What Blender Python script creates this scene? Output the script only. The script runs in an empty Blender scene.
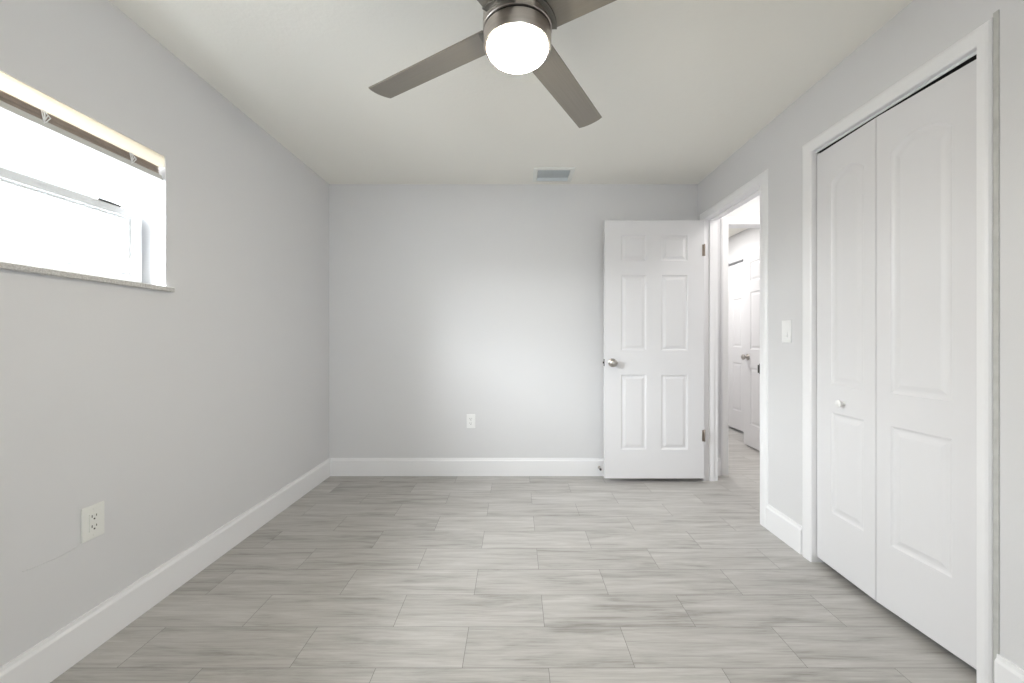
import bpy, bmesh, math, random
from mathutils import Vector, Matrix
PI = math.pi
C = bpy.context.scene.collection
scn = bpy.context.scene

# ------------------------------------------------------------ camera
cd = bpy.data.cameras.new('camera')
cam = bpy.data.objects.new('camera', cd); C.objects.link(cam)
cam.location = (0, 0, 1.14); cam.rotation_euler = (PI/2, 0, 0)
cd.sensor_fit = 'HORIZONTAL'; cd.sensor_width = 36; cd.lens = 395/1024*36
cd.shift_x = -3.5/1024; cd.shift_y = -2.0/1024; cd.clip_start = 0.02
scn.camera = cam
# ------------------------------------------------------------ world, exposure
w = bpy.data.worlds.new('world'); scn.world = w; w.use_nodes = True
w.node_tree.nodes['Background'].inputs[0].default_value = (0.93, 0.97, 1.0, 1)
w.node_tree.nodes['Background'].inputs[1].default_value = 1.7
scn.view_settings.view_transform = 'Standard'
scn.view_settings.look = 'None'
scn.view_settings.exposure = 0.17
scn.view_settings.gamma = 1.0
scn.view_settings.use_curve_mapping = False
scn.cycles.max_bounces = 14; scn.cycles.diffuse_bounces = 8
scn.cycles.transparent_max_bounces = 12
scn.cycles.caustics_reflective = False; scn.cycles.caustics_refractive = False
scn.cycles.sample_clamp_indirect = 6

XL, XR, YB, YF, ZC = -1.560, 1.525, 3.308, -1.40, 2.44
WT = 0.106                       # right partition thickness
XH = XR + WT                     # hall face of that partition

def area(name, loc, rot, sx, sy, e, col):
    l = bpy.data.lights.new(name, 'AREA'); l.shape = 'RECTANGLE'; l.size = sx; l.size_y = sy
    l.energy = e; l.color = col
    o = bpy.data.objects.new(name, l); o.location = loc; o.rotation_euler = rot; C.objects.link(o)
    return o
# left window daylight, plus unseen fill added behind, in hall and far room
area('window_daylight', (XL-0.42, 0.75, 1.66), (0, -PI/2, 0), 0.8, 1.4, 60, (0.95, 0.965, 1.0))
def aim(frm, to): return (Vector(to)-Vector(frm)).to_track_quat('-Z', 'Y').to_euler()
P_sky = (XL-1.25, 0.48, 2.55)
area('high_sky_daylight', P_sky, aim(P_sky, (0.0, 2.1, 0.7)), 1.6, 1.6, 745, (0.95, 0.965, 1.0))
P_rear = (0.50, YF-0.20, 1.25)
beam = area('added_rear_fill', P_rear, aim(P_rear, (-1.10, 3.0, 1.10)), 1.0, 1.5, 7.3, (0.90, 0.95, 1.0))  # added fill from behind the camera, aimed at the left wall
beam.data.spread = math.radians(75)
area('hall_added_fill', (2.15, 2.75, ZC-0.01), (0, 0, 0), 0.35, 0.35, 8.5, (1.0, 0.975, 0.94))  # unseen lamp added to brighten the hall
area('far_room_added_fill', (1.9, 4.7, ZC-0.01), (0, 0, 0), 0.5, 0.5, 25, (1.0, 0.985, 0.96))  # added lamp, out of view, lifting the room beyond

# ------------------------------------------------------------ materials
def mat(name, col, rough=0.5, metal=0.0, bump=0.0, bscale=200, vary=0.0, vscale=3.0, emit=0, ecol=None, coat=0):
    m = bpy.data.materials.new(name); m.use_nodes = True
    nt = m.node_tree; b = nt.nodes['Principled BSDF']
    b.inputs['Base Color'].default_value = (*col, 1); b.inputs['Roughness'].default_value = rough
    b.inputs['Metallic'].default_value = metal
    if coat: b.inputs['Coat Weight'].default_value = coat
    if emit:
        b.inputs['Emission Color'].default_value = (*(ecol or col), 1); b.inputs['Emission Strength'].default_value = emit
    tc = nt.nodes.new('ShaderNodeTexCoord')
    if bump:
        n = nt.nodes.new('ShaderNodeTexNoise'); n.inputs['Scale'].default_value = bscale; n.inputs['Detail'].default_value = 3
        nt.links.new(tc.outputs['Object'], n.inputs['Vector'])
        bp = nt.nodes.new('ShaderNodeBump'); bp.inputs['Strength'].default_value = bump; bp.inputs['Distance'].default_value = 0.002
        nt.links.new(n.outputs['Fac'], bp.inputs['Height']); nt.links.new(bp.outputs['Normal'], b.inputs['Normal'])
    if vary:
        n = nt.nodes.new('ShaderNodeTexNoise'); n.inputs['Scale'].default_value = vscale; n.inputs['Detail'].default_value = 4
        nt.links.new(tc.outputs['Object'], n.inputs['Vector'])
        r = nt.nodes.new('ShaderNodeValToRGB')
        r.color_ramp.elements[0].position = .3; r.color_ramp.elements[1].position = .7
        r.color_ramp.elements[0].color = (*[c*(1-vary) for c in col], 1); r.color_ramp.elements[1].color = (*[min(1, c*(1+vary)) for c in col], 1)
        nt.links.new(n.outputs['Fac'], r.inputs['Fac']); nt.links.new(r.outputs['Color'], b.inputs['Base Color'])
    return m

M_wall = mat('wall_paint', (0.693, 0.69, 0.70), 0.6, bump=0.12, bscale=160, vary=0.006, vscale=1.2)
M_ceil = mat('ceiling_paint', (0.885, 0.87, 0.815), 0.8, bump=0.5, bscale=60, vary=0.008, vscale=1.5)
M_trim = mat('trim_paint', (0.84, 0.837, 0.85), 0.35, bump=0.05, bscale=40)
M_door = mat('door_paint', (0.745, 0.74, 0.755), 0.38, bump=0.06, bscale=60)
M_edge_shade = mat('shaded_casing_edge', (0.50, 0.50, 0.485), 0.8, bump=0.4, bscale=90, vary=0.08, vscale=25)  # grey carries the shade on the casing's outer edge
M_plate = mat('plate_plastic', (0.80, 0.80, 0.77), 0.35, vary=0.005)
M_platewhite = mat('white_plate_plastic', (0.86, 0.86, 0.86), 0.35, vary=0.005)
M_slot = mat('socket_slot', (0.06, 0.055, 0.05), 0.6, vary=0.05)
M_nickel = mat('satin_nickel', (0.50, 0.47, 0.44), 0.28, 1.0, bump=0.03, bscale=300)
M_hinge = mat('hinge_metal', (0.36, 0.31, 0.27), 0.4, 1.0, bump=0.05, bscale=300)
M_dark = mat('dark_metal', (0.05, 0.045, 0.04), 0.5, 0.6, vary=0.05)
M_vinyl = mat('window_vinyl', (0.74, 0.76, 0.78), 0.35, vary=0.005)
M_slat = mat('blind_slat', (0.40, 0.33, 0.28), 0.5, vary=0.08, vscale=30)
M_val = mat('blind_valance', (0.93, 0.92, 0.88), 0.45, vary=0.01, vscale=20)
def thin_lit(m, col, k):        # lets part of the daylight behind it shine through
    nt = m.node_tree; b = nt.nodes['Principled BSDF']; t = nt.nodes.new('ShaderNodeBsdfTranslucent'); t.inputs[0].default_value = (*col, 1)
    mx = nt.nodes.new('ShaderNodeMixShader'); mx.inputs[0].default_value = k
    nt.links.new(b.outputs[0], mx.inputs[1]); nt.links.new(t.outputs[0], mx.inputs[2]); nt.links.new(mx.outputs[0], nt.nodes['Material Output'].inputs['Surface'])
thin_lit(M_val, (1.0, 0.95, 0.86), 0.5)
M_rail = mat('blind_rail', (0.60, 0.60, 0.58), 0.5, vary=0.02, vscale=20)
M_vent = mat('vent_enamel', (0.80, 0.81, 0.78), 0.4, vary=0.01)
M_ventd = mat('vent_louver', (0.62, 0.67, 0.69), 0.5, vary=0.03)
M_duct = mat('duct_dark', (0.50, 0.53, 0.53), 0.8, vary=0.1)
M_gap_shade = mat('gap_shade', (0.03, 0.03, 0.03), 0.9, vary=0.1)
M_rubber = mat('rubber_tip', (0.08, 0.07, 0.07), 0.7, vary=0.1)

def brushed(name, col, rough, axis_scale, metal=1.0):
    m = mat(name, col, rough, metal); nt = m.node_tree; b = nt.nodes['Principled BSDF']
    tc = nt.nodes.new('ShaderNodeTexCoord'); mp = nt.nodes.new('ShaderNodeMapping'); mp.inputs['Scale'].default_value = axis_scale
    n = nt.nodes.new('ShaderNodeTexNoise'); n.inputs['Scale'].default_value = 1; n.inputs['Detail'].default_value = 4
    nt.links.new(tc.outputs['Object'], mp.inputs['Vector']); nt.links.new(mp.outputs['Vector'], n.inputs['Vector'])
    r = nt.nodes.new('ShaderNodeMapRange'); r.inputs['To Min'].default_value = rough*.8; r.inputs['To Max'].default_value = rough*1.25
    nt.links.new(n.outputs['Fac'], r.inputs['Value']); nt.links.new(r.outputs['Result'], b.inputs['Roughness'])
    cr = nt.nodes.new('ShaderNodeValToRGB')
    cr.color_ramp.elements[0].position = .25; cr.color_ramp.elements[1].position = .75
    cr.color_ramp.elements[0].color = (*[c*.93 for c in col], 1); cr.color_ramp.elements[1].color = (*[c*1.07 for c in col], 1)
    nt.links.new(n.outputs['Fac'], cr.inputs['Fac']); nt.links.new(cr.outputs['Color'], b.inputs['Base Color'])
    return m
M_blade = brushed('brushed_blade', (0.30, 0.275, 0.24), 0.33, (3, 180, 3), 0.75)
M_fanmetal = brushed('brushed_nickel', (0.50, 0.455, 0.42), 0.30, (4, 4, 400), 1.0)
M_holder = brushed('dark_brushed_holder', (0.20, 0.19, 0.17), 0.4, (3, 180, 3), 0.6)
M_globe = mat('opal_glass', (0.95, 0.93, 0.88), 0.25, emit=112, ecol=(1.0, 0.90, 0.72))

def glass():
    m = bpy.data.materials.new('window_glass'); m.use_nodes = True; nt = m.node_tree
    nt.nodes.remove(nt.nodes['Principled BSDF']); out = nt.nodes['Material Output']
    t = nt.nodes.new('ShaderNodeBsdfTransparent'); t.inputs[0].default_value = (0.95, 0.97, 0.97, 1)
    g = nt.nodes.new('ShaderNodeBsdfGlossy'); g.inputs['Roughness'].default_value = 0.02
    mx = nt.nodes.new('ShaderNodeMixShader'); mx.inputs[0].default_value = 0.05
    nt.links.new(t.outputs[0], mx.inputs[1]); nt.links.new(g.outputs[0], mx.inputs[2])
    nt.links.new(mx.outputs[0], out.inputs['Surface']); return m
M_glass = glass()

def stone():
    m = mat('sill_stone', (0.6, 0.58, 0.55), 0.35); nt = m.node_tree; b = nt.nodes['Principled BSDF']
    tc = nt.nodes.new('ShaderNodeTexCoord'); n = nt.nodes.new('ShaderNodeTexNoise'); n.inputs['Scale'].default_value = 180; n.inputs['Detail'].default_value = 5
    r = nt.nodes.new('ShaderNodeValToRGB'); r.color_ramp.elements[0].position = .35; r.color_ramp.elements[1].position = .62
    r.color_ramp.elements[0].color = (0.46, 0.44, 0.42, 1); r.color_ramp.elements[1].color = (0.64, 0.63, 0.61, 1)
    nt.links.new(tc.outputs['Object'], n.inputs['Vector']); nt.links.new(n.outputs['Fac'], r.inputs['Fac']); nt.links.new(r.outputs['Color'], b.inputs['Base Color'])
    return m
M_sill = stone()

def floor_mat():
    m = bpy.data.materials.new('wood_look_tile'); m.use_nodes = True; nt = m.node_tree; L = nt.links; N = nt.nodes.new
    b = nt.nodes['Principled BSDF']
    tc = N('ShaderNodeTexCoord')
    mp = N('ShaderNodeMapping'); mp.inputs['Location'].default_value = (0.485+6.0, -1.371+0.196*20, 0)
    L.new(tc.outputs['Object'], mp.inputs['Vector'])
    br = N('ShaderNodeTexBrick'); br.offset = 0.5; br.offset_frequency = 2; br.squash = 1
    br.inputs['Scale'].default_value = 1; br.inputs['Brick Width'].default_value = 0.6; br.inputs['Row Height'].default_value = 0.196
    br.inputs['Mortar Size'].default_value = 0.0011; br.inputs['Mortar Smooth'].default_value = 0.1
    br.inputs['Color1'].default_value = (0, 0, 0, 1); br.inputs['Color2'].default_value = (1, 1, 1, 1); br.inputs['Mortar'].default_value = (0.5, 0.5, 0.5, 1)
    L.new(mp.outputs['Vector'], br.inputs['Vector'])
    # grain coordinates, shifted per tile
    sep = N('ShaderNodeSeparateXYZ'); L.new(tc.outputs['Object'], sep.inputs[0])
    sh = N('ShaderNodeMath'); sh.operation = 'MULTIPLY'; sh.inputs[1].default_value = 37.0; L.new(br.outputs['Color'], sh.inputs[0])
    cb = N('ShaderNodeCombineXYZ'); L.new(sep.outputs[0], cb.inputs[0]); L.new(sep.outputs[1], cb.inputs[1]); L.new(sh.outputs[0], cb.inputs[2])
    def noise(sx, sy, det, dist=0.0, rough=.55):
        p = N('ShaderNodeMapping'); p.inputs['Scale'].default_value = (sx, sy, 1); L.new(cb.outputs[0], p.inputs['Vector'])
        n = N('ShaderNodeTexNoise'); n.inputs['Scale'].default_value = 1; n.inputs['Detail'].default_value = det
        n.inputs['Distortion'].default_value = dist; n.inputs['Roughness'].default_value = rough
        L.new(p.outputs[0], n.inputs['Vector']); return n
    n1 = noise(2.6, 24, 8, 0.5, .65); n2 = noise(5, 130, 4, 0.2, .65); n3 = noise(1.2, 5, 2)
    def mul(a, k):
        q = N('ShaderNodeMath'); q.operation = 'MULTIPLY'; L.new(a, q.inputs[0]); q.inputs[1].default_value = k; return q.outputs[0]
    def add(a, c):
        q = N('ShaderNodeMath'); q.operation = 'ADD'; L.new(a, q.inputs[0]); L.new(c, q.inputs[1]); return q.outputs[0]
    s = add(add(mul(n1.outputs['Fac'], .55), mul(n2.outputs['Fac'], .28)), add(mul(n3.outputs['Fac'], .17), mul(br.outputs['Color'], .07)))
    r = N('ShaderNodeValToRGB'); e = r.color_ramp.elements
    e[0].position = .36; e[0].color = (0.20, 0.186, 0.168, 1); e[1].position = .68; e[1].color = (0.54, 0.525, 0.505, 1)
    k = e.new(.50); k.color = (0.395, 0.38, 0.36, 1)
    L.new(s, r.inputs['Fac'])
    mx = N('ShaderNodeMixRGB'); mx.inputs[2].default_value = (0.19, 0.18, 0.17, 1)
    L.new(br.outputs['Fac'], mx.inputs[0]); L.new(r.outputs['Color'], mx.inputs[1]); L.new(mx.outputs[0], b.inputs['Base Color'])
    b.inputs['Roughness'].default_value = 0.32
    iv = N('ShaderNodeMath'); iv.operation = 'MULTIPLY_ADD'; iv.inputs[1].default_value = -1.0
    L.new(br.outputs['Fac'], iv.inputs[0]); L.new(mul(n2.outputs['Fac'], .15), iv.inputs[2])
    bp = N('ShaderNodeBump'); bp.inputs['Strength'].default_value = 0.25; bp.inputs['Distance'].default_value = 0.001
    L.new(iv.outputs[0], bp.inputs['Height']); L.new(bp.outputs['Normal'], b.inputs['Normal'])
    return m
M_floor = floor_mat()

# ------------------------------------------------------------ helpers
def obj(name, bm, m, parent=None, smooth=None):
    bmesh.ops.recalc_face_normals(bm, faces=bm.faces)
    me = bpy.data.meshes.new(name); bm.to_mesh(me); bm.free(); me.materials.append(m)
    if smooth is not None:
        for p in me.polygons: p.use_smooth = True
        me.set_sharp_from_angle(angle=math.radians(smooth))
    o = bpy.data.objects.new(name, me); C.objects.link(o)
    if parent: o.parent = parent
    return o
def tag(o, label, cat, group=None, kind=None):
    o['label'] = label; o['category'] = cat
    if group: o['group'] = group
    if kind: o['kind'] = kind
    return o
def struct(o, label, cat): return tag(o, label, cat, None, 'structure')
def empty(name, loc=(0, 0, 0), rz=0):
    o = bpy.data.objects.new(name, None); o.empty_display_size = .1; C.objects.link(o)
    o.location = loc; o.rotation_euler = (0, 0, rz); return o
def box(bm, x0, x1, y0, y1, z0, z1, bev=0.0, seg=2):
    r = bmesh.ops.create_cube(bm, size=1)
    vs = r['verts']
    for v in vs:
        v.co = Vector(((x0+x1)/2 + v.co.x*(x1-x0), (y0+y1)/2 + v.co.y*(y1-y0), (z0+z1)/2 + v.co.z*(z1-z0)))
    if bev:
        es = {e for v in vs for e in v.link_edges}
        bmesh.ops.bevel(bm, geom=list(es), offset=bev, segments=seg, affect='EDGES', profile=.5)
    return vs
def B(*a, **k):
    bm = bmesh.new(); box(bm, *a, **k); return bm
def lathe(bm, prof, n=48, mtx=Matrix.Identity(4)):
    """prof: list of (r, h); revolved around local Z, then moved by mtx"""
    rings = []
    for r, h in prof:
        if r < 1e-6: rings.append([bm.verts.new(mtx @ Vector((0, 0, h)))])
        else: rings.append([bm.verts.new(mtx @ Vector((r*math.cos(2*PI*i/n), r*math.sin(2*PI*i/n), h))) for i in range(n)])
    for a, b in zip(rings, rings[1:]):
        for i in range(n):
            j = (i+1) % n
            if len(a) == 1 and len(b) == 1: continue
            if len(a) == 1: bm.faces.new((a[0], b[i], b[j]))
            elif len(b) == 1: bm.faces.new((a[i], a[j], b[0]))
            else: bm.faces.new((a[i], a[j], b[j], b[i]))
    for g in (rings[0], rings[-1]):
        if len(g) > 1: bm.faces.new(g)
def tube(bm, pts, r, n=8):
    rings = []
    for i, p in enumerate(pts):
        p = Vector(p); d = (Vector(pts[min(i+1, len(pts)-1)]) - Vector(pts[max(i-1, 0)])).normalized()
        u = d.orthogonal().normalized() if i == 0 else (u - d*u.dot(d)).normalized()
        v = d.cross(u)
        rings.append([bm.verts.new(p + (u*math.cos(2*PI*k/n) + v*math.sin(2*PI*k/n))*r) for k in range(n)])
    for a, b in zip(rings, rings[1:]):
        for k in range(n): bm.faces.new((a[k], a[(k+1) % n], b[(k+1) % n], b[k]))
    bm.faces.new(rings[0]); bm.faces.new(rings[-1])
def along(axis):        # matrix turning local Z to the given axis
    return Vector((0, 0, 1)).rotation_difference(Vector(axis)).to_matrix().to_4x4()
def sweep(bm, prof, frames, closed_ends=True):
    """prof: list of (u, t); frames: list of functions (u, t) -> point"""
    rings = [[bm.verts.new(Vector(f(u, t))) for u, t in prof] for f in frames]
    n = len(prof)
    for a, b in zip(rings, rings[1:]):
        for k in range(n): bm.faces.new((a[k], a[(k+1) % n], b[(k+1) % n], b[k]))
    bm.faces.new(rings[0]); bm.faces.new(rings[-1])

# ------------------------------------------------------------ shell
WIN = (0.74, 1.761, 1.354, 1.956)       # left window opening: y0, y1, z0, z1
DOOR = (2.449, 3.187, 2.105)            # bedroom doorway clear opening: y0, y1, top
CLO = (1.298, 2.022, 2.102)             # closet clear opening
JT = 0.016                              # jamb board thickness
XE, YE, YE2 = 2.72, 3.32, 3.43          # hall right wall, end wall faces
HOP = (1.784, 2.44, 2.105)              # cased opening in the hall end wall

struct(obj('floor', B(XL-.3, XE+.3, YF-.3, 6.3, -.12, 0), M_floor), 'grey wood-look plank tiles laid in staggered rows across the room and hall', 'floor')
struct(obj('ceiling', B(XL-.3, XE+.3, YF-.3, 6.3, ZC, ZC+.12), M_ceil), 'lightly textured off-white ceiling above the fan', 'ceiling')
bm = bmesh.new()
x0, x1 = XL-.22, XL
box(bm, x0, x1, YF-.2, WIN[0], 0, ZC); box(bm, x0, x1, WIN[1], YB+.12, 0, ZC)
box(bm, x0, x1, WIN[0], WIN[1], 0, WIN[2]); box(bm, x0, x1, WIN[0], WIN[1], WIN[3], ZC)
struct(obj('wall_left', bm, M_wall), 'pale grey side wall with the high horizontal window', 'wall')
struct(obj('wall_back', B(XL, XR, YB, YB+.122, 0, ZC), M_wall), 'pale grey end wall behind the open white door', 'wall')
bm = bmesh.new()
for a, b, z0 in ((YF, CLO[0]-JT, 0), (CLO[0]-JT, CLO[1]+JT, CLO[2]+JT), (CLO[1]+JT, DOOR[0]-JT, 0), (DOOR[0]-JT, DOOR[1]+JT, DOOR[2]+JT), (DOOR[1]+JT, YE2, 0)):
    box(bm, XR, XH, a, b, z0, ZC)
struct(obj('wall_right', bm, M_wall), 'pale grey wall holding the closet and the doorway to the hall', 'wall')
bm = bmesh.new()
RW = (-0.25, 0.95, 0.45, 2.05)
for a, b, z0, z1 in ((XL, RW[0], 0, ZC), (RW[1], XR+WT, 0, ZC), (RW[0], RW[1], 0, RW[2]), (RW[0], RW[1], RW[3], ZC)):
    box(bm, a, b, YF-.15, YF, z0, z1)
struct(obj('wall_front', bm, M_wall), 'pale grey wall behind the viewer with an added window opening', 'wall')
# hall, closet and the room beyond
bm = bmesh.new()
box(bm, XH, HOP[0]-JT, YE, YE2, 0, ZC); box(bm, HOP[1]+JT, XE, YE, YE2, 0, ZC); box(bm, HOP[0]-JT, HOP[1]+JT, YE, YE2, HOP[2]+JT, ZC)
struct(obj('wall_hall_end', bm, M_wall), 'hall wall facing the doorway with a second cased opening', 'wall')
D3 = (4.34, 5.12, 2.10)
bm = bmesh.new()
for a, b, z0 in ((2.2, D3[0]-JT, 0), (D3[0]-JT, D3[1]+JT, D3[2]+JT), (D3[1]+JT, 6.2, 0)):
    box(bm, XE, XE+.11, a, b, z0, ZC)
struct(obj('wall_hall_right', bm, M_wall), 'pale wall beyond the hall with a closed panelled door', 'wall')
bm = bmesh.new(); box(bm, XH, XE, 2.24, 2.32, 0, ZC)
struct(obj('wall_hall_front', bm, M_wall), 'short hall wall backing onto the closet', 'wall')
bm = bmesh.new(); box(bm, 0.9, 1.0, YE2, 6.2, 0, ZC); box(bm, 0.9, XE, 6.2, 6.3, 0, ZC)
struct(obj('wall_far_room', bm, M_wall), 'pale walls of the room beyond the hall', 'wall')
bm = bmesh.new(); box(bm, XH+.62, XH+.7, 1.02, 2.24, 0, ZC); box(bm, XH, XH+.62, 1.02, 1.1, 0, ZC); box(bm, XE+.06, XE+.6, D3[0]-.1, D3[0]-.02, 0, ZC)
box(bm, XE+.5, XE+.6, D3[0]-.1, D3[1]+.1, 0, ZC); box(bm, XE+.11, XE+.6, D3[1]+.02, D3[1]+.1, 0, ZC)
struct(obj('wall_closet', bm, M_wall), 'unlit inner walls of the two closets behind their doors', 'wall')

# ------------------------------------------------------------ trims
CAS = [(0, 0), (0, .010), (.006, .014), (.045, .0155), (.056, .012), (.063, .006), (.065, 0)]
def casing_right(a0, a1, top, w=1.0, floor0=True):
    bm = bmesh.new(); P = [(u*w, t) for u, t in CAS]
    sweep(bm, P, [lambda u, t: (XR-t, a0-u, 0), lambda u, t: (XR-t, a0-u, top+u), lambda u, t: (XR-t, a1+u, top+u), lambda u, t: (XR-t, a1+u, 0)])
    return bm
def jamb_right(a0, a1, top, x0=XR, x1=XH, stop=None):
    bm = bmesh.new()
    box(bm, x0, x1, a0-JT, a0, 0, top); box(bm, x0, x1, a1, a1+JT, 0, top); box(bm, x0, x1, a0-JT, a1+JT, top, top+JT)
    if stop:
        s0, s1 = stop
        box(bm, s0, s1, a0, a0+.011, 0, top, .002); box(bm, s0, s1, a1-.011, a1, 0, top, .002); box(bm, s0, s1, a0+.011, a1-.011, top-.011, top, .002)
    return bm
t1 = obj('trim_1', casing_right(*DOOR), M_trim); struct(t1, 'white painted casing around the doorway behind the open door', 'door casing')
obj('jamb', jamb_right(*DOOR, stop=(XR+.038, XR+.072)), M_trim, t1)
bm = bmesh.new(); box(bm, XR-.012, XR+.03, DOOR[0], DOOR[0]+.003, .925, .99); box(bm, XR-.016, XR-.011, DOOR[0], DOOR[0]+.014, .932, .982, .002)
sp = obj('strike_plate', bm, M_dark, t1); sp['label'] = 'dark metal strike plate'
bm = bmesh.new()
sweep(bm, CAS, [lambda u, t: (XR-t, CLO[0]-u*.60, 0), lambda u, t: (XR-t, CLO[0]-u*.60, CLO[2]+u), lambda u, t: (XR-t, CLO[1]+u*1.1, CLO[2]+u), lambda u, t: (XR-t, CLO[1]+u*1.1, 0)])
t2 = obj('trim_2', bm, M_trim); struct(t2, 'white painted casing around the bifold closet', 'closet casing')
obj('jamb', jamb_right(*CLO), M_trim, t2)
o = obj('shaded_edge_strip', B(XR-.003, XR, CLO[0]-.054, CLO[0]-.0388, 0, 2.180, .001), M_edge_shade, t2); o['label'] = 'dull grey strip standing for the shaded outer edge of the near casing'  # flat strip paints in the casing's shaded outer edge
tr = obj('track', B(XR+.010, XR+.014, CLO[0], CLO[1], CLO[2]-.010, CLO[2], .0008), M_vinyl, t2); tr['label'] = 'slim pale lip of the bifold track'
o = obj('track_gap_shade', B(XR+.0142, XH, CLO[0], CLO[1], CLO[2]-.007, CLO[2]), M_gap_shade, t2); o['label'] = 'black track recess, its shade put into the colour'  # black block puts the shade of the gap above the leaves into colour
bm = bmesh.new()
sweep(bm, CAS, [lambda u, t: (HOP[0]-u, YE-t, 0), lambda u, t: (HOP[0]-u, YE-t, HOP[2]+u), lambda u, t: (HOP[1]+u, YE-t, HOP[2]+u), lambda u, t: (HOP[1]+u, YE-t, 0)])
t3 = obj('trim_3', bm, M_trim); struct(t3, 'white casing around the second opening at the hall end', 'door casing')
bm = bmesh.new(); box(bm, HOP[0]-JT, HOP[0], YE, YE2, 0, HOP[2]); box(bm, HOP[1], HOP[1]+JT, YE, YE2, 0, HOP[2]); box(bm, HOP[0]-JT, HOP[1]+JT, YE, YE2, HOP[2], HOP[2]+JT)
obj('jamb', bm, M_trim, t3)
bm = bmesh.new()
sweep(bm, CAS, [lambda u, t: (XE-t, D3[0]-u, 0), lambda u, t: (XE-t, D3[0]-u, D3[2]+u), lambda u, t: (XE-t, D3[1]+u, D3[2]+u), lambda u, t: (XE-t, D3[1]+u, 0)])
t4 = obj('trim_4', bm, M_trim); struct(t4, 'white casing around the closed door of the far room', 'door casing')
bm = bmesh.new(); box(bm, XE, XE+.11, D3[0]-JT, D3[0], 0, D3[2]); box(bm, XE, XE+.11, D3[1], D3[1]+JT, 0, D3[2]); box(bm, XE, XE+.11, D3[0]-JT, D3[1]+JT, D3[2], D3[2]+JT)
obj('jamb', bm, M_trim, t4)

BP = [(0, 0), (.014, 0), (.0145, .004), (.0145, .126), (.012, .131), (.0085, .136), (.007, .148), (0, .148)]
def base(name, f0, f1, label):
    bm = bmesh.new(); sweep(bm, BP, [f0, f1])
    return struct(obj(name, bm, M_trim), label, 'baseboard')
base('baseboard_left', lambda t, z: (XL+t, YF, z), lambda t, z: (XL+t, YB, z), 'tall white baseboard running along the window wall')
base('baseboard_back', lambda t, z: (XL+.0145, YB-t, z), lambda t, z: (XR, YB-t, z), 'tall white baseboard along the end wall')
base('baseboard_right', lambda t, z: (XR-t, CLO[1]+.0716, z), lambda t, z: (XR-t, DOOR[0]-.065, z), 'short white baseboard between closet and doorway')
base('baseboard_right.001', lambda t, z: (XR-t, YF, z), lambda t, z: (XR-t, CLO[0]-.052, z), 'white baseboard on the near side of the closet')
base('baseboard_right.002', lambda t, z: (XR-t, DOOR[1]+.065, z), lambda t, z: (XR-t, YB-.0145, z), 'stub of white baseboard hidden behind the open door')
base('baseboard_front', lambda t, z: (XL+.0145, YF+t, z), lambda t, z: (XR-.0145, YF+t, z), 'white baseboard on the wall behind the viewer')
base('baseboard_hall', lambda t, z: (XH, YE-t, z), lambda t, z: (HOP[0]-.065, YE-t, z), 'sliver of white baseboard beside the hall casing')
base('baseboard_far', lambda t, z: (XE-t, D3[1]+.065, z), lambda t, z: (XE-t, 6.2, z), 'white baseboard beyond the closed far door')

# ------------------------------------------------------------ panelled doors
def panel_door(W, Hh, T, panels, dp=.007):
    """local: x 0..W, z 0..Hh, faces at y=0 and y=T; panels: (x0, x1, z0, z1, rise); a rise makes an arched top, springing at z1-rise"""
    bm = bmesh.new()
    xs = sorted({0, W, *[p[0] for p in panels], *[p[1] for p in panels]})
    zs = sorted({0, Hh, *[p[2] for p in panels], *[p[3] for p in panels]})
    def face(pts): bm.faces.new([bm.verts.new(Vector(p)) for p in pts])
    for side in (0, 1):
        Y = (lambda d: d) if side == 0 else (lambda d: T-d)
        for xa, xb in zip(xs, xs[1:]):
            for za, zb in zip(zs, zs[1:]):
                cx, cz = (xa+xb)/2, (za+zb)/2
                if any(p[0] < cx < p[1] and p[2] < cz < p[3] for p in panels): continue
                face([(xa, Y(0), za), (xb, Y(0), za), (xb, Y(0), zb), (xa, Y(0), zb)])
        for (x0, x1, z0, z1, rise) in panels:
            n = 20 if rise else 1
            def ring(ins, d):
                out = [(x0+ins, Y(d), z0+ins), (x1-ins, Y(d), z0+ins)]
                for k in range(n+1):
                    s = k/n
                    zt = z1 - rise + rise*(4*s*(1-s))**1.0 - ins
                    out.append((x1-ins - s*(x1-x0-2*ins), Y(d), zt))
                return [bm.verts.new(Vector(q)) for q in out]
            if rise:
                for k in range(n):
                    s, s2 = k/n, (k+1)/n
                    f = lambda q: (x1-q*(x1-x0), z1-rise+rise*(4*q*(1-q))**1.0)
                    (a, b), (c, d_) = f(s), f(s2)
                    if z1-b < 1e-6 and z1-d_ < 1e-6: continue
                    q = [(a, Y(0), b), (a, Y(0), z1), (c, Y(0), z1), (c, Y(0), d_)]
                    if z1-b < 1e-6: q = q[1:]
                    elif z1-d_ < 1e-6: q = q[:3]
                    face(q)
            R = [ring(0, 0), ring(.004, dp*.55), ring(.010, dp), ring(.018, dp), ring(.024, dp*.8), ring(.036, dp*.25), ring(.040, dp*.2)]
            for a, b in zip(R, R[1:]):
                for k in range(len(a)): bm.faces.new((a[k], a[(k+1) % len(a)], b[(k+1) % len(a)], b[k]))
            bm.faces.new(R[-1])
    for q in ([(0, 0, 0), (W, 0, 0), (W, T, 0), (0, T, 0)], [(0, 0, Hh), (W, 0, Hh), (W, T, Hh), (0, T, Hh)],
              [(0, 0, 0), (0, T, 0), (0, T, Hh), (0, 0, Hh)], [(W, 0, 0), (W, T, 0), (W, T, Hh), (W, 0, Hh)]): face(q)
    bmesh.ops.remove_doubles(bm, verts=bm.verts, dist=1e-5)
    return bm
def six(W, Hh):
    fz = lambda t: Hh*(1-t)
    P = []
    for a, b in ((.165, .42), (.57, .835)):
        for t, u in ((.058, .157), (.212, .504), (.598, .888)): P.append((W*a, W*b, fz(u), fz(t), 0))
    return P
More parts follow.
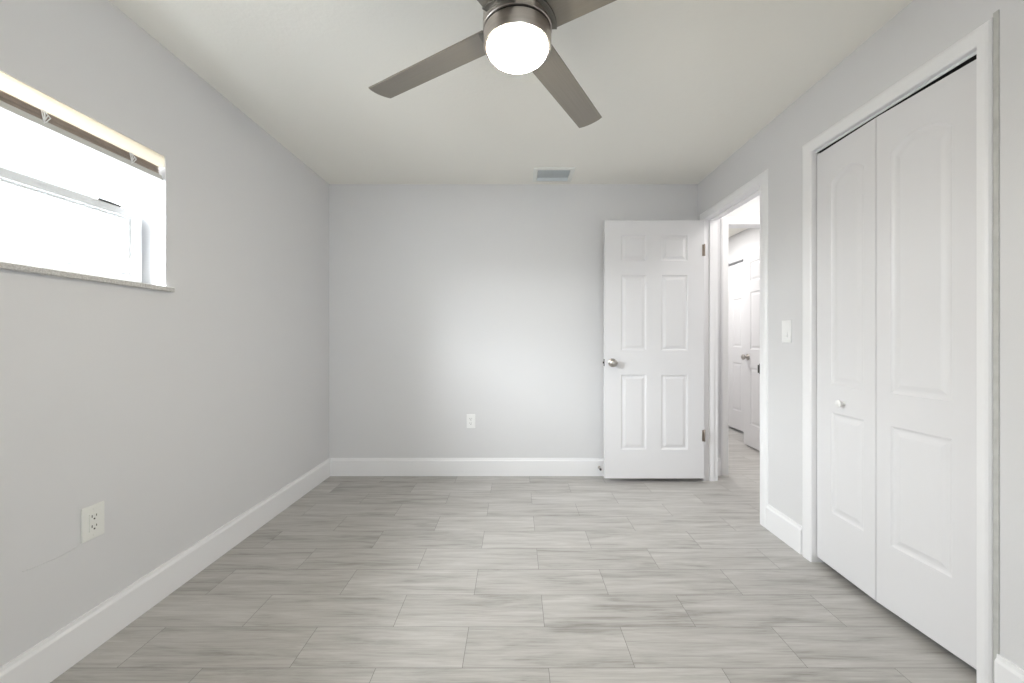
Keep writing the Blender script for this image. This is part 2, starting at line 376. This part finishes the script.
def knob(parent, loc, axis, r=.031, proj=.065, m=None):
    bm = bmesh.new(); s = r/.031
    lathe(bm, [(0, 0), (.034*s, 0), (.034*s, .004), (.030*s, .008), (.012*s, .010), (.011*s, .024), (.018*s, .030), (.027*s, .038), (.030*s, .047), (.028*s, .056), (.020*s, .062), (0, .064)], 32, Matrix.Translation(loc) @ along(axis))
    o = obj('knob', bm, m or M_nickel, parent, 40); o['label'] = 'round satin nickel knob'; return o
# open bedroom door
DX0, DX1, DY = 0.709, 1.499, 3.140
W1, H1 = DX1-DX0, 2.088-.036
d1 = obj('door_1', panel_door(W1, H1, .035, six(W1, H1)), M_door); d1.location = (DX0, DY, .036)
struct(d1, 'white six-panel bedroom door standing open against the end wall', 'door')
knob(d1, (.061, 0, .956-.036), (0, -1, 0)); knob(d1, (.061, .035, .956-.036), (0, 1, 0))
bm = bmesh.new(); box(bm, -.0015, 0, .005, .030, .956-.036-.028, .956-.036+.028); box(bm, -.011, 0, .011, .024, .956-.036-.008, .956-.036+.008, .003)
o = obj('latch', bm, M_dark, d1); o['label'] = 'dark metal latch plate'
for z in (1.849-.036, 1.10, .376-.036):
    if z == 1.10: continue
    bm = bmesh.new(); lathe(bm, [(0, -.046), (.006, -.045), (.006, -.015), (.0052, -.0145), (.006, -.014), (.006, .014), (.0052, .0145), (.006, .015), (.006, .045), (.004, .049), (0, .050)], 16, Matrix.Translation((W1+.001, -.006, z)))
    box(bm, W1-.016, W1, -.0025, 0, z-.045, z+.045)
    o = obj('hinge', bm, M_hinge, d1, 40); o['label'] = 'dull metal butt hinge'
# bifold closet door
def leaf_panels(near, pw):      # near = width of the stile at x=0, pw = width of the panel
    g = .032
    return [(near, near+pw, .297-g, .787-g, 0), (near, near+pw, .921-g, 1.948-g, .046)]
d2 = empty('door_2', (XR+.02, 2.016, 0)); struct(d2, 'white bifold closet door with arched panels, slightly folded', 'closet door')
def bifold_leaf(p0, p1, near, pw):
    (xa, ya), (xb, yb) = p0, p1; Wl = math.hypot(xb-xa, yb-ya); Hh = 2.081-.032
    o = obj('leaf', panel_door(Wl, Hh, .030, leaf_panels(near, pw), .0060), M_door, d2)
    o.location = (xa-d2.location.x, ya-d2.location.y, .032); o.rotation_euler = (0, 0, math.atan2(yb-ya, xb-xa)); return o, Wl
# face (y=0) must look to -X: local x runs from far to near
la, wa = bifold_leaf((1.540, 2.017), (1.528, 1.676), .092, .190)
lb, wb = bifold_leaf((1.528, 1.673), (1.548, 1.301), .060, .218)
bm = bmesh.new(); lathe(bm, [(0, 0), (.009, 0), (.008, .006), (.006, .012), (.010, .018), (.0155, .024), (.0165, .029), (.012, .034), (0, .036)], 24, Matrix.Translation((wa*.51, 0,   .842-.032)) @ along((0, -1, 0)))
o = obj('knob', bm, M_platewhite, la, 40); o['label'] = 'small white closet knob'
for z in (.25, 1.0, 1.8):
    obj('hinge', B(1.5595-d2.location.x, 1.5625-d2.location.x, 1.655-d2.location.y, 1.695-d2.location.y, z, z+.06), M_vinyl, d2)
# hall end door, swung into the far room
d3 = obj('door_3', panel_door(.80, H1, .035, six(.80, H1), .005), M_door)
d3.location = (2.466, 4.27, .02); d3.rotation_euler = (0, 0, -PI/2 - .045)
struct(d3, 'white panelled door with a nickel knob, open beyond the hall', 'door')
knob(d3, (.085, 0, .935), (0, -1, 0))
# closed far door
d4 = obj('door_4', panel_door(D3[1]-D3[0]-.008, D3[2]-.052, .035, six(.772, D3[2]-.052), .005), M_door)
d4.location = (XE+.022, D3[1]-.004, .030); d4.rotation_euler = (0, 0, -PI/2)
struct(d4, 'closed white panelled door with a dark gap above, far room', 'door')

# ------------------------------------------------------------ left window
y0, y1, z0, z1 = WIN
zs = z0 + .020                              # sill top
XI = XL - .107
bm = bmesh.new()
f = .03
box(bm, XI-.05, XI-.004, y0, y0+f, zs, z1, .002); box(bm, XI-.05, XI-.004, y1-f, y1, zs, z1, .002)
box(bm, XI-.05, XI-.004, y0+f, y1-f, z1-f, z1, .002); box(bm, XI-.05, XI-.004, y0+f, y1-f, zs, zs+.02, .002)
w1 = obj('window_1', bm, M_vinyl); struct(w1, 'high white vinyl slider window with bright daylight behind', 'window')
obj('pane', B(XI-.037, XI-.033, y0+f, y1-f, 1.68, z1-f), M_glass, w1)
ya, yb, za, zb = y0+.022, y1-.022, zs+.002, 1.692
bm = bmesh.new(); s = .036
box(bm, XI-.003, XI+.024, ya, ya+.044, za, zb, .003); box(bm, XI-.003, XI+.024, yb-.044, yb, za, zb, .003)
box(bm, XI-.003, XI+.024, ya+.044, yb-.044, zb-.034, zb, .003); box(bm, XI-.003, XI+.024, ya+.044, yb-.044, za, za+.038, .003)
# glazing bead
box(bm, XI-.001, XI+.016, ya+.044, ya+.054, za+.038, zb-.034); box(bm, XI-.001, XI+.016, yb-.054, yb-.044, za+.038, zb-.034)
box(bm, XI-.001, XI+.016, ya+.054, yb-.054, za+.038, za+.048); box(bm, XI-.001, XI+.016, ya+.054, yb-.054, zb-.044, zb-.034)
sash = obj('sash', bm, M_vinyl, w1)
obj('pane', B(XI+.004, XI+.008, ya+.05, yb-.05, za+.044, zb-.040), M_glass, sash)
bm = bmesh.new(); box(bm, XI+.006, XI+.027, 1.555, 1.645, zb-.001, zb+.006, .002)
o = obj('sash_lock', bm, M_dark, sash); o['label'] = 'dark thumb latch'
bm = bmesh.new(); box(bm, XI-.05, XL, y0, y1, z0, zs, .0); box(bm, XL, XL+.022, y0-.025, y1+.024, z0, zs, .003)
o = obj('sill', bm, M_sill, w1); o['label'] = 'speckled grey stone sill'
# unseen window added behind the viewer to bring in fill
bm = bmesh.new()
for a, b, c, d in ((RW[0], RW[0]+.04, RW[2], RW[3]), (RW[1]-.04, RW[1], RW[2], RW[3]), (RW[0]+.04, RW[1]-.04, RW[2], RW[2]+.04), (RW[0]+.04, RW[1]-.04, RW[3]-.04, RW[3]), (RW[0]+.04, RW[1]-.04, 1.43, 1.47)):
    box(bm, a, b, YF-.09, YF-.05, c, d)
w2 = obj('added_rear_window', bm, M_vinyl)
obj('pane', B(RW[0]+.04, RW[1]-.04, YF-.072, YF-.068, RW[2]+.04, RW[3]-.04), M_glass, w2)
struct(w2, 'white framed window added behind the viewer for fill light', 'window')

# ------------------------------------------------------------ blind
bl = empty('window_blind', (XL-.02, 1.25, z1)); tag(bl, 'cream faux wood blind drawn up tight at the top of the high window', 'blind')
def bpart(name, bm, m, par=bl, smooth=None):
    o = obj(name, bm, m, par, smooth)
    p = par
    o.matrix_parent_inverse = Matrix.Translation(-bl.location) if par is bl else Matrix.Identity(4)
    return o
by0, by1 = y0+.006, y1-.004
bm = bmesh.new()
P = [(XL-.014, 1.955), (XL-.014, 1.902), (XL-.006, 1.902), (XL-.003, 1.907), (XL-.001, 1.915), (XL-.001, 1.943), (XL-.004, 1.949), (XL-.004, 1.955)]
sweep(bm, P, [lambda u, t: (u, by0, t), lambda u, t: (u, by1, t)])
bpart('valance', bm, M_val)
bpart('headrail', B(XL-.045, XL-.016, by0, by1, 1.940, 1.954), M_val)
for k in range(6):
    z = 1.8720 + k*.0052
    bm = bmesh.new(); off = random.Random(k).uniform(-.0015, .0015)
    sl = [(XL-.062+off, z), (XL-.045+off, z+.0012), (XL-.029+off, z+.0012), (XL-.012+off, z), (XL-.012+off, z+.0028), (XL-.029+off, z+.004), (XL-.045+off, z+.004), (XL-.062+off, z+.0028)]
    sweep(bm, sl, [lambda u, t: (u, by0+.004, t), lambda u, t: (u, by1-.014, t)])
    bpart('slat', bm, M_slat)
rail_bm = bmesh.new(); box(rail_bm, XL-.064, XL-.006, by0+.002, by1-.001, 1.846, 1.8575, .003); box(rail_bm, XL-.063, XL-.009, by0+.002, by1-.003, 1.857, 1.870, .003)
br = bpart('bottom_rail', rail_bm, M_rail); br['label'] = 'grey-white bottom rail'
for yy in (1.615, 1.315, .98):
    bm = bmesh.new()
    for j, (dy, zt, zb_) in enumerate(((-.006, 1.906, 1.868), (-.002, 1.910, 1.862), (.003, 1.904, 1.872), (.007, 1.900, 1.864))):
        tube(bm, [(XL-.012, yy+dy, zt), (XL-.004+.001*j, yy+dy*1.6, (zt+zb_)/2), (XL-.007, yy+dy*.4, zb_), (XL-.013, yy-dy*.5, zb_-.004)], .0018, 6)
    o = bpart('ladder_cord', bm, M_platewhite); o['label'] = 'bunched white ladder cord'

# ------------------------------------------------------------ ceiling fan
FX, FY, ZBL = 0.0063, 1.2816, 2.154
fan = empty('ceiling_fan', (FX, FY, ZC)); tag(fan, 'four-blade brushed nickel ceiling fan with lit opal bowl light', 'ceiling fan')
fz = lambda z: z - ZC
bm = bmesh.new()
lathe(bm, [(0, 0), (.085, 0), (.088, fz(2.43)), (.086, fz(2.34)), (.080, fz(2.30)), (.09, fz(2.285)), (.104, fz(2.268)), (.111, fz(2.245)), (.1115, fz(2.17)), (.1115, fz(2.139)), (.1095, fz(2.137)), (0, fz(2.137))], 72)
obj('motor_housing', bm, M_fanmetal, fan, 35)
bm = bmesh.new(); lathe(bm, [(0, fz(2.1371)), (.105, fz(2.1371)), (.105, fz(2.131)), (0, fz(2.131))], 72)
o = obj('seam_ring', bm, M_dark, fan, 35); o['label'] = 'black shadow gap ring'
bm = bmesh.new(); lathe(bm, [(0, fz(2.131)), (.108, fz(2.131)), (.1095, fz(2.129)), (.1095, fz(2.088)), (.107, fz(2.083)), (.100, fz(2.082)), (.099, fz(2.088)), (0, fz(2.088))], 72)
obj('light_kit', bm, M_fanmetal, fan, 35)
bm = bmesh.new(); pr = [(0, fz(2.0895)), (.0985, fz(2.0895))]
for k in range(0, 13):
    a = k/12*PI/2; pr.append((.0985*math.cos(a), fz(2.082) - .045*math.sin(a)))
lathe(bm, pr, 64)
o = obj('globe', bm, M_globe, fan, 60); o['label'] = 'glowing white opal glass bowl'
R, BW, pitch, th = .660, .113, -.160, 1.0241
def blade_bm():
    bm = bmesh.new()
    out = [(.10, -BW*.5)]
    for k in range(9):
        s = -1+2*k/8; out.append((R + .010*(1-s*s), s*BW*.5))
    out += [(.10, BW*.5)]
    T = .006
    lo = [bm.verts.new((x, y, -T/2)) for x, y in out]; hi = [bm.verts.new((x, y, T/2)) for x, y in out]
    bm.faces.new(lo); bm.faces.new(hi)
    for k in range(len(out)):
        j = (k+1) % len(out); bm.faces.new((lo[k], lo[j], hi[j], hi[k]))
    bmesh.ops.bevel(bm, geom=[e for e in bm.edges if abs(e.verts[0].co.z-e.verts[1].co.z) < 1e-6], offset=.0012, segments=1, affect='EDGES')
    return bm
for k in range(4):
    o = obj('blade', blade_bm(), M_blade, fan)
    o.location = (0, 0, ZBL-ZC)
    o.rotation_euler = (Matrix.Rotation(th+k*PI/2, 3, 'Z') @ Matrix.Rotation(pitch, 3, 'X')).to_euler()
    bm = bmesh.new(); A = [math.radians(-27+54*q/12) for q in range(13)]
    pts = [(.128*math.cos(a), .128*math.sin(a)) for a in A] + [(.095*math.cos(a), .095*math.sin(a)) for a in reversed(A)]
    lo = [bm.verts.new((x, y, -.0075)) for x, y in pts]; hi = [bm.verts.new((x, y, -.003)) for x, y in pts]
    bm.faces.new(lo); bm.faces.new(hi)
    for q in range(len(pts)): bm.faces.new((lo[q], lo[(q+1) % 26], hi[(q+1) % 26], hi[q]))
    h = obj('blade_holder', bm, M_holder, o); h['label'] = 'darker curved holder at the root of the blade'

# ------------------------------------------------------------ ceiling vent
vx0, vx1, vy0, vy1 = .139, .455, 2.982, 3.245
vent = empty('ceiling_vent', ((vx0+vx1)/2, (vy0+vy1)/2, ZC)); tag(vent, 'small white metal air register in the ceiling beyond the fan', 'air vent')
def vb(name, bm, m):
    o = obj(name, bm, m, vent); o.matrix_parent_inverse = Matrix.Translation(-vent.location); return o
bm = bmesh.new()
fr = .034
prof = [(0, ZC), (0, ZC-.003), (.004, ZC-.006), (fr-.004, ZC-.009), (fr, ZC-.008), (fr, ZC)]
c = [lambda u, t: (vx0+u, vy0+u, t), lambda u, t: (vx1-u, vy0+u, t), lambda u, t: (vx1-u, vy1-u, t), lambda u, t: (vx0+u, vy1-u, t)]
rings = [[bm.verts.new(Vector(g(u, t))) for u, t in prof] for g in c]
for i in range(4):
    a, b = rings[i], rings[(i+1) % 4]
    for k in range(len(prof)): bm.faces.new((a[k], a[(k+1) % 6], b[(k+1) % 6], b[k]))
vb('frame', bm, M_vent)
vb('duct', B(vx0+fr, vx1-fr, vy0+fr, vy1-fr, ZC-.0015, ZC-.0005), M_duct)
n = 9
for k in range(n):
    yy = vy0+fr + (k+.5)*(vy1-vy0-2*fr)/n
    s = -1 if k < 7 else 1
    bm = bmesh.new()
    dz = .0022 if s < 0 else .0095
    P = [(yy-.0095*s, ZC-.003), (yy-.0085*s, ZC-.002), (yy+.0085*s, ZC-.002-dz), (yy+.0075*s, ZC-.003-dz)]
    sweep(bm, P, [lambda u, t: (vx0+fr+.0005, u, t), lambda u, t: (vx1-fr-.0005, u, t)])
    vb('louver', bm, M_ventd)

# ------------------------------------------------------------ outlets and switch
def plate_bm(w, h, t):      # local: x width, z height, front at y=-t
    return B(-w/2, w/2, -t, 0, -h/2, h/2, bev=.0025)
def outlet(label, loc, rz, mp, w=.078, h=.124):
    r = empty('wall_outlet', loc, rz); tag(r, label, 'outlet', 'wall outlets')
    obj('cover_plate', plate_bm(w, h, .006), mp, r)
    rec = obj('receptacle', B(-.0165, .0165, -.0085, -.004, -.033, .033, bev=.0012), mp, r)
    bm = bmesh.new()
    for dz in (.0185, -.0185):
        bm2 = bmesh.new()
        box(bm2, -.0095, -.0068, -.0092, -.008, dz-.0005, dz+.0085); box(bm2, .0060, .0084, -.0092, -.008, dz+.0005, dz+.0078)
        lathe(bm2, [(0, 0), (.0030, 0), (.0030, .001), (0, .001)], 12, Matrix.Translation((0, -.0083, dz-.007)) @ along((0, -1, 0)))
        o = obj('slot', bm2, M_slot, rec); o['label'] = 'dark plug slots'
    bm.free()
    for dz in (-.048, .048):
        bm = bmesh.new(); lathe(bm, [(0, 0), (.003, 0), (.0025, .0012), (0, .0015)], 12, Matrix.Translation((0, -.006, dz)) @ along((0, -1, 0)))
        obj('screw', bm, mp, r)
    return r
outlet('cream duplex outlet low on the wall below the window', (XL, 1.4555, .469), PI/2, M_plate)
outlet('white duplex outlet low on the end wall left of the door', (-.373, YB, .457), 0, M_platewhite, .072, .116)
sw = empty('light_switch', (XR, 2.218, 1.185), -PI/2); tag(sw, 'white rocker light switch between doorway and closet', 'light switch')
obj('cover_plate', plate_bm(.074, .126, .006), M_platewhite, sw)
bm = bmesh.new(); sweep(bm, [(-.005, -.033), (-.0110, -.032), (-.0075, 0), (-.0065, .032), (-.005, .033)], [lambda u, t: (-.0165, u, t), lambda u, t: (.0165, u, t)])
obj('rocker', bm, M_platewhite, sw)
for dz in (-.048, .048):
    bm = bmesh.new(); lathe(bm, [(0, 0), (.003, 0), (.0025, .0012), (0, .0015)], 12, Matrix.Translation((0, -.006, dz)) @ along((0, -1, 0)))
    obj('screw', bm, M_platewhite, sw)

# ------------------------------------------------------------ door stop on the end baseboard
ds = empty('door_stop', (.697, YB-.0145, .075)); tag(ds, 'little door stop with dark tip on the end baseboard beside the open door', 'door stop')
bm = bmesh.new(); lathe(bm, [(0, 0), (.012, 0), (.011, .004), (.006, .008), (.0055, .050), (0, .050)], 16, along((0, -1, 0)))
obj('stem', bm, M_nickel, ds, 40)
bm = bmesh.new(); lathe(bm, [(0, .050), (.0085, .050), (.009, .060), (.007, .066), (0, .067)], 16, along((0, -1, 0)))
o = obj('tip', bm, M_rubber, ds, 40); o['label'] = 'dark rubber tip'

# faint paint ridge running down from the left outlet
bm = bmesh.new()
tube(bm, [(XL, 1.412, .406), (XL, 1.39, .400), (XL, 1.36, .397), (XL, 1.33, .3985), (XL, 1.30, .402), (XL, 1.27, .402), (XL, 1.25, .406)], .0016, 6)
struct(obj('trim_5', bm, M_wall, None, 60), 'faint raised paint ridge trailing from the outlet under the window', 'paint ridge')
